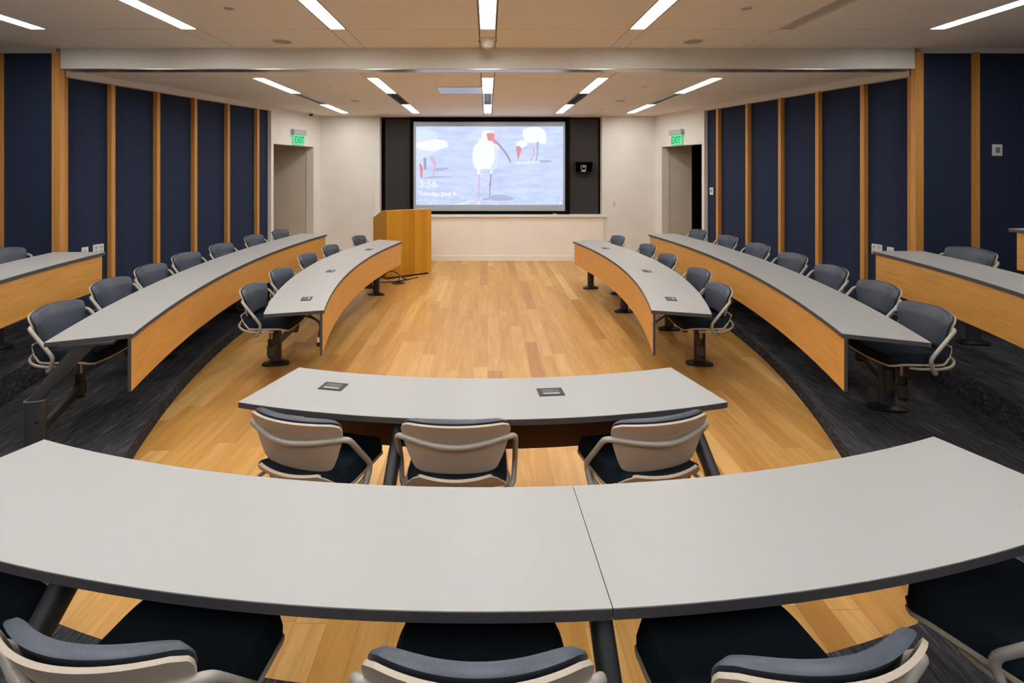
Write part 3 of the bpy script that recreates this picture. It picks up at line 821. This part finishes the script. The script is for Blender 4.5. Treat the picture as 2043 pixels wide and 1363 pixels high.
# ------------------------------------------------------------------ chairs
def shell(f, nu, nv, th_f, flip=1):
    """closed skin: f(u,v)->Vector mid-surface, th_f(u,v)->thickness towards +normal"""
    P = [[f(i/nu*2-1, j/nv) for i in range(nu+1)] for j in range(nv+1)]
    N = []
    for j in range(nv+1):
        r = []
        for i in range(nu+1):
            du = P[j][min(i+1, nu)]-P[j][max(i-1, 0)]; dv = P[min(j+1, nv)][i]-P[max(j-1, 0)][i]
            r.append(du.cross(dv).normalized()*flip)
        N.append(r)
    A = [P[j][i] for j in range(nv+1) for i in range(nu+1)]
    Bv = [P[j][i]+N[j][i]*th_f(i/nu*2-1, j/nv) for j in range(nv+1) for i in range(nu+1)]
    n = len(A); w = nu+1; fs = []
    for j in range(nv):
        for i in range(nu):
            k = j*w+i
            fs += [(k, k+1, k+w+1, k+w), (n+k, n+k+w, n+k+w+1, n+k+1)]
    bd = [i for i in range(nu+1)] + [j*w+nu for j in range(1, nv+1)] + [nv*w+i for i in range(nu-1, -1, -1)] + [j*w for j in range(nv-1, 0, -1)]
    for a, b in zip(bd, bd[1:]+bd[:1]): fs.append((a, b, n+b, n+a))
    return A+Bv, fs
def interp(tab, t):
    for (a, va), (b, vb) in zip(tab, tab[1:]):
        if t <= b:
            k = (t-a)/(b-a); k = k*k*(3-2*k) if False else k
            return va+(vb-va)*k
    return tab[-1][1]
BW = [(0, .135), (.03, .158), (.10, .174), (.3, .194), (.55, .212), (.75, .223), (.88, .226), (.95, .222), (.985, .211), (1, .196)]
def back_f(u, t, grow=1.0, sh=0):
    w = interp(BW, t)*1.03*grow; x = u*w
    y = -.150-.075*t - .018*max(0, t-.7)/.3 + 1.5*x*x*(.55+.45*t) + sh
    z = .545+.245*t - .35*x*x*t
    return Vector((x, y, z))
SW = [(0, .150), (.05, .185), (.14, .212), (.4, .232), (.8, .230), (.93, .224), (.975, .214), (1, .194)]
def seat_f(u, t, grow=1.0, dz=0):
    w = interp(SW, t)*grow; x = u*w
    y = -.235+.475*t
    k = max(0, (.30-t)/.30)
    z = .445 + .105*k**1.6 + .010*(u*u) - .02*max(0, (t-.8)/.2)**2 + dz
    y += 1.1*x*x*k
    return Vector((x, y, z))
def puff(u, t, base):
    e = min(1, (1-abs(u))/.10, t/.08 if t < .5 else 9, (1-t)/.08 if t > .5 else 9)
    return base*(.35+.65*math.sqrt(max(0, 1-(1-max(0, e))**2)))
def fillet(P, r, k=4):
    P = [Vector(p) for p in P]; out = [tuple(P[0])]
    for a, b, c in zip(P, P[1:], P[2:]):
        d0 = (a-b); d1 = (c-b); q = min(r, d0.length*.45, d1.length*.45)
        p0 = b+d0.normalized()*q; p1 = b+d1.normalized()*q
        for i in range(k+1):
            t = i/k; out.append(tuple(p0*(1-t)**2 + b*2*t*(1-t) + p1*t*t))
    out.append(tuple(P[-1])); return out
def make_chair():
    t = thing('swivel_chair', 'x', 'chair')
    v, f = shell(back_f, 22, 22, lambda u, q: .010); MB().add(v, f).build('backrest_shell', M['shell'], t, True)
    v, f = shell(lambda u, q: back_f(u, .02+.975*q, .975, .0105) + Vector((0, 0, .004)), 24, 24, lambda u, q: puff(u, q, .024+.006*q)*(1-.5*abs(u)**9), -1)
    MB().add(v, f).build('backrest_cushion', M['cush'], t, True)
    v, f = shell(seat_f, 22, 22, lambda u, q: .012); MB().add(v, f).build('seat_shell', M['shell'], t, True)
    v, f = shell(lambda u, q: seat_f(u, .03+.965*q, .975, .0125), 24, 24, lambda u, q: puff(u, q, .066-.034*max(0, (.3-q)/.3))); MB().add(v, f).build('seat_cushion', M['seat'], t, True)
    # one bent tube: behind the back, forward as arms, down and back under the seat
    R = fillet([(.195, -.166, .697), (.258, -.140, .702), (.266, .028, .505), (.256, -.012, .405), (.18, -.085, .408), (.09, -.09, .412)], .035)
    R = [(0, -.226, .690), (.05, -.222, .691), (.10, -.209, .693), (.15, -.189, .695)] + R
    path = [(-x, y, z) for x, y, z in reversed(R)] + R[1:]
    fr = MB().tube(path, .0125, 10, 1, smooth=False).build('arm_frame', M['tube'], t, True)
    r2 = [(0, -.247, .478), (.10, -.236, .474), (.17, -.205, .464), (.222, -.14, .448), (.236, -.06, .437), (.228, .04, .433), (.20, .11, .430)]
    MB().tube([(-x, y, z) for x, y, z in reversed(r2)] + r2[1:], .0095, 8, 4).build('seat_rail', M['tube'], t, True)
    MB().box(-.09, .09, -.11, .12, .405, .44, bev=.008).build('mechanism', M['black'], t)
    MB().tube([(.07, .06, .415), (.12, .065, .41), (.155, .07, .405)], .007, 8, 3).build('lever', M['black'], t, True)
    MB().cyl((0, 0, .29), (0, 0, .41), .0155, .0155, 16).build('gas_column', M['bronze'], t, True)
    MB().cyl((0, 0, .13), (0, 0, .30), .027, .027, 18).build('column_sleeve', M['black'], t, True)
    return t
proto = make_chair(); proto_parts = list(proto.children)
first = [True]
BACK = .235       # backrest top sits this far behind the column
def chair(bxp, byp, yaw_deg, zf, key, label, group, up=0):
    """bxp,byp: plan position of the middle of the backrest's top; yaw: 0 faces the screen, + turns left"""
    yaw = math.radians(yaw_deg); fx, fy = -math.sin(yaw), math.cos(yaw)
    x, y = bxp+fx*BACK, byp+fy*BACK
    if first[0]: t = proto; first[0] = False
    else:
        t = proto.copy(); C.objects.link(t)
        for p in proto_parts:
            q = p.copy(); q.parent = t; C.objects.link(q)
    t.location = (x, y, zf+up); t.rotation_euler = (0, 0, yaw); tag(t, label, 'chair', group)
    # swing arm from the column to the closest desk post
    px, py = min(posts[key], key=lambda p: math.dist(p, (x, y)))
    R = Matrix.Rotation(-yaw, 4, 'Z')
    v = R @ Vector((px-x, py-y, 0)); d = v.length
    a = math.atan2(v.y, v.x); Mx = Matrix.Rotation(a, 4, 'Z')
    d = max(d-.03, .05)
    sa = MB().box(0, d, -.017, .017, .165, .225, M=Mx, bev=.006).cyl((0,0,.155), (0,0,.235), .036, .036, 18)
    arm = sa.build('swing_arm', M['steel'], t)
    MB().cyl(Mx @ Vector((d, 0, .13)), Mx @ Vector((d, 0, .31)), .030, .030, 16).build('hinge_barrel', M['steel'], arm, True)
    return t

g = 'chairs along the left inner desk'
IL = [(-2.145, 4.65, -90, 'chair at left inner desk, nearest the viewer, with its base in full view'), (-2.20, 5.41, -94, 'chair second from the near end of the left inner desk'),
      (-2.27, 6.39, -95, 'middle chair of five along the left inner desk'), (-2.21, 7.137, -98, 'chair second from the lectern end of the left inner desk'),
      (-2.07, 8.16, -100, 'chair at the far end of the left inner desk, beside the lectern')]
for x, y, a, l in IL: chair(x-.08, y, a, 0, 'il', l, g)
g = 'chairs along the right inner desk'
IR = [(2.127, 4.66, 90, 'chair at right inner desk, nearest the viewer, with its base in full view'), (2.26, 5.41, 94, 'chair second from the near end of the right inner desk'),
      (2.26, 6.36, 95, 'middle chair of five along the right inner desk'), (2.28, 7.21, 98, 'chair second from the far end of the right inner desk'),
      (2.10, 8.16, 100, 'chair at the far end of the right inner desk, against the white wall')]
for x, y, a, l in IR: chair(x+.075, y, a, 0, 'ir', l, g)
g = 'chairs along the left outer desk'
ordn = ['nearest', 'second nearest', 'third nearest', 'middle', 'third farthest', 'second farthest', 'farthest']
OL = [(-3.06, 3.607, -88), (-3.29, 4.434, -90), (-3.38, 5.093, -90), (-3.47, 5.85, -95), (-3.455, 6.59, -96), (-3.43, 7.46, -96), (-3.32, 8.13, -98)]
for (x, y, a), o_ in zip(OL, ordn): chair(x-.085, y, a, .10, 'ol', o_ + ' of the seven chairs between the left outer desk and blue wall', g)
g = 'chairs along the right outer desk'
OR = [(3.09, 3.567, 88), (3.33, 4.31, 90), (3.43, 5.05, 90), (3.50, 5.815, 95), (3.52, 6.6, 96), (3.51, 7.41, 96), (3.38, 8.13, 98)]
for (x, y, a), o_ in zip(OR, ordn): chair(x+.075, y, a, .10, 'or', o_ + ' of the seven chairs between the right outer desk and blue wall', g)
chair(-4.71, 4.83, -92, .31, 'tl', 'chair cut off by the left edge, behind the raised left desk', None)
chair(4.71, 4.87, 97, .31, 'tr', 'chair behind the raised right desk, under the thermostat', None)
g = 'chairs at the small center desk'
chair(-.868, 2.15, -18, 0, 'c', 'left chair of three at the small center desk, seen from behind', g)
chair(-.138, 2.105, 0, 0, 'c', 'middle chair of three at the small center desk, seen from behind', g)
chair(.775, 2.14, 15, 0, 'c', 'right chair of three at the small center desk, seen from behind', g)
g = 'chairs at the foreground desk'
chair(-1.66, 1.16, -27, .10, 'n', 'chair cut off at the bottom left corner, only its dark seat shows', g)
chair(-.845, .99, -8, .10, 'n', 'foreground chair at lower left, backrest cut by the bottom edge', g)
chair(-.02, .95, 0, .10, 'n', 'foreground chair in the middle of the bottom edge', g)
chair(.675, .925, 9, .10, 'n', 'foreground chair at lower right with turned backrest', g, .035)
chair(1.64, 1.18, 27, .10, 'n', 'chair in the bottom right corner, only arm and seat show', g)

# ------------------------------------------------------------------ lectern
ang = math.atan2(-.70-.0, 0)
A = Vector((-1.715, 8.58)); Bp = Vector((-1.01, 9.07)); d = (Bp-A).normalized()
Wd = (Bp-A).length; a = math.atan2(d.y, d.x)
lec = thing('lectern', 'oak lectern with a sloped top standing beside the left desk', 'lectern', (A.x, A.y, 0), a)
HT = 1.158; Dp = .585
def side_panel(x0, x1, nm):
    prof = [(0, .03), (Dp, .03), (Dp, 1.01), (.18, HT), (0, HT)]
    n = len(prof); vs = [(x0, y, z) for y, z in prof] + [(x1, y, z) for y, z in prof]
    fs = [tuple(range(n)), tuple(range(n, 2*n))] + [(i, (i+1) % n, n+(i+1) % n, n+i) for i in range(n)]
    MB().add(vs, fs).build(nm, M['lectern'], lec)
side_panel(0, .02, 'side_panel'); side_panel(Wd-.02, Wd, 'side_panel')
MB().box(.0201, Wd-.0201, 0, .02, .03, HT).build('front_panel', M['lectern'], lec)
MB().add([(.02, .02, HT-.02), (Wd-.02, .02, HT-.02), (Wd-.02, .18, HT-.02), (.02, .18, HT-.02), (.02, .02, HT-.001), (Wd-.02, .02, HT-.001), (Wd-.02, .18, HT-.001), (.02, .18, HT-.001)],
         [(0,1,2,3),(4,5,6,7),(0,1,5,4),(1,2,6,5),(2,3,7,6),(3,0,4,7)]).build('top_shelf', M['lectern'], lec)
MB().add([(.02, .18, HT-.02), (Wd-.02, .18, HT-.02), (Wd-.02, Dp, .99), (.02, Dp, .99), (.02, .18, HT-.002), (Wd-.02, .18, HT-.002), (Wd-.02, Dp, 1.008), (.02, Dp, 1.008)],
         [(0,1,2,3),(4,5,6,7),(0,1,5,4),(1,2,6,5),(2,3,7,6),(3,0,4,7)]).build('sloped_top', M['black'], lec)
MB().box(.02, Wd-.02, .4, .415, .05, .9).build('back_door', M['lectern'], lec)
MB().box(.04, Wd-.04, .04, Dp-.04, 0, .035).build('plinth', M['black'], lec)
# floor box and cable
t = thing('floor_box', 'black round floor outlet cover with plug by the lectern', 'floor box', (-1.47, 8.30, 0))
MB().lathe([(.105, 0), (.105, .006), (.09, .012), (.001, .013)], (0,0,0)).build('cover', M['black'], t, True)
MB().box(-.03, .03, -.02, .02, .012, .035, bev=.004).build('plug', M['black'], t)
cb = MB().tube([(-1.47, 8.30, .04), (-1.44, 8.36, .10), (-1.40, 8.44, .06), (-1.36, 8.50, .008), (-1.42, 8.56, .008), (-1.55, 8.50, .14), (-1.66, 8.42, .16), (-1.78, 8.40, .06), (-1.84, 8.36, .008), (-1.75, 8.34, .008), (-1.6, 8.36, .01), (-1.38, 8.52, .008), (-1.2, 8.72, .01)], .008, 8, 6)
tag(cb.build('power_cable', M['black'], None, True), 'looped black cable on the floor in front of the lectern', 'cable')
# hanging cable at the left inner desk
cb = MB().tube([(-1.62, 4.12, .70), (-1.50, 4.08, .685), (-1.40, 4.06, .66), (-1.345, 4.05, .62), (-1.345, 4.05, .56), (-1.355, 4.05, .51)], .007, 8, 5)
hc = cb.build('hanging_cable', M['black'], None, True); tag(hc, 'black cable with white plug hanging under the left inner desk', 'cable')
MB().cyl((-1.355, 4.05, .515), (-1.352, 4.05, .475), .011, .009, 12).build('plug', M['plate'], hc, True)
MB().lathe([(.004, .018), (.018, .010), (.02, 0), (.014, -.016), (.002, -.02)], (-1.35, 4.05, .46)).build('connector_cap', M['black'], hc, True)

# ------------------------------------------------------------------ world, camera, colour
w = bpy.data.worlds.new('World'); bpy.context.scene.world = w; w.use_nodes = True
w.node_tree.nodes['Background'].inputs[0].default_value = (.9, .85, .8, 1)
w.node_tree.nodes['Background'].inputs[1].default_value = .0
cam = bpy.data.cameras.new('Camera'); co = bpy.data.objects.new('Camera', cam); C.objects.link(co)
co.location = (0, 0, H); co.rotation_euler = (PI/2, 0, 0)
cam.sensor_width = 36; cam.lens = 36*1010/2043; cam.shift_x = (1021.5-973)/2043; cam.shift_y = -(681.5-340)/2043
cam.clip_start = .05
sc = bpy.context.scene; sc.camera = co
sc.view_settings.view_transform = 'Standard'; sc.view_settings.look = 'None'; sc.view_settings.gamma = 1
sc.view_settings.use_curve_mapping = False; sc.view_settings.exposure = 0
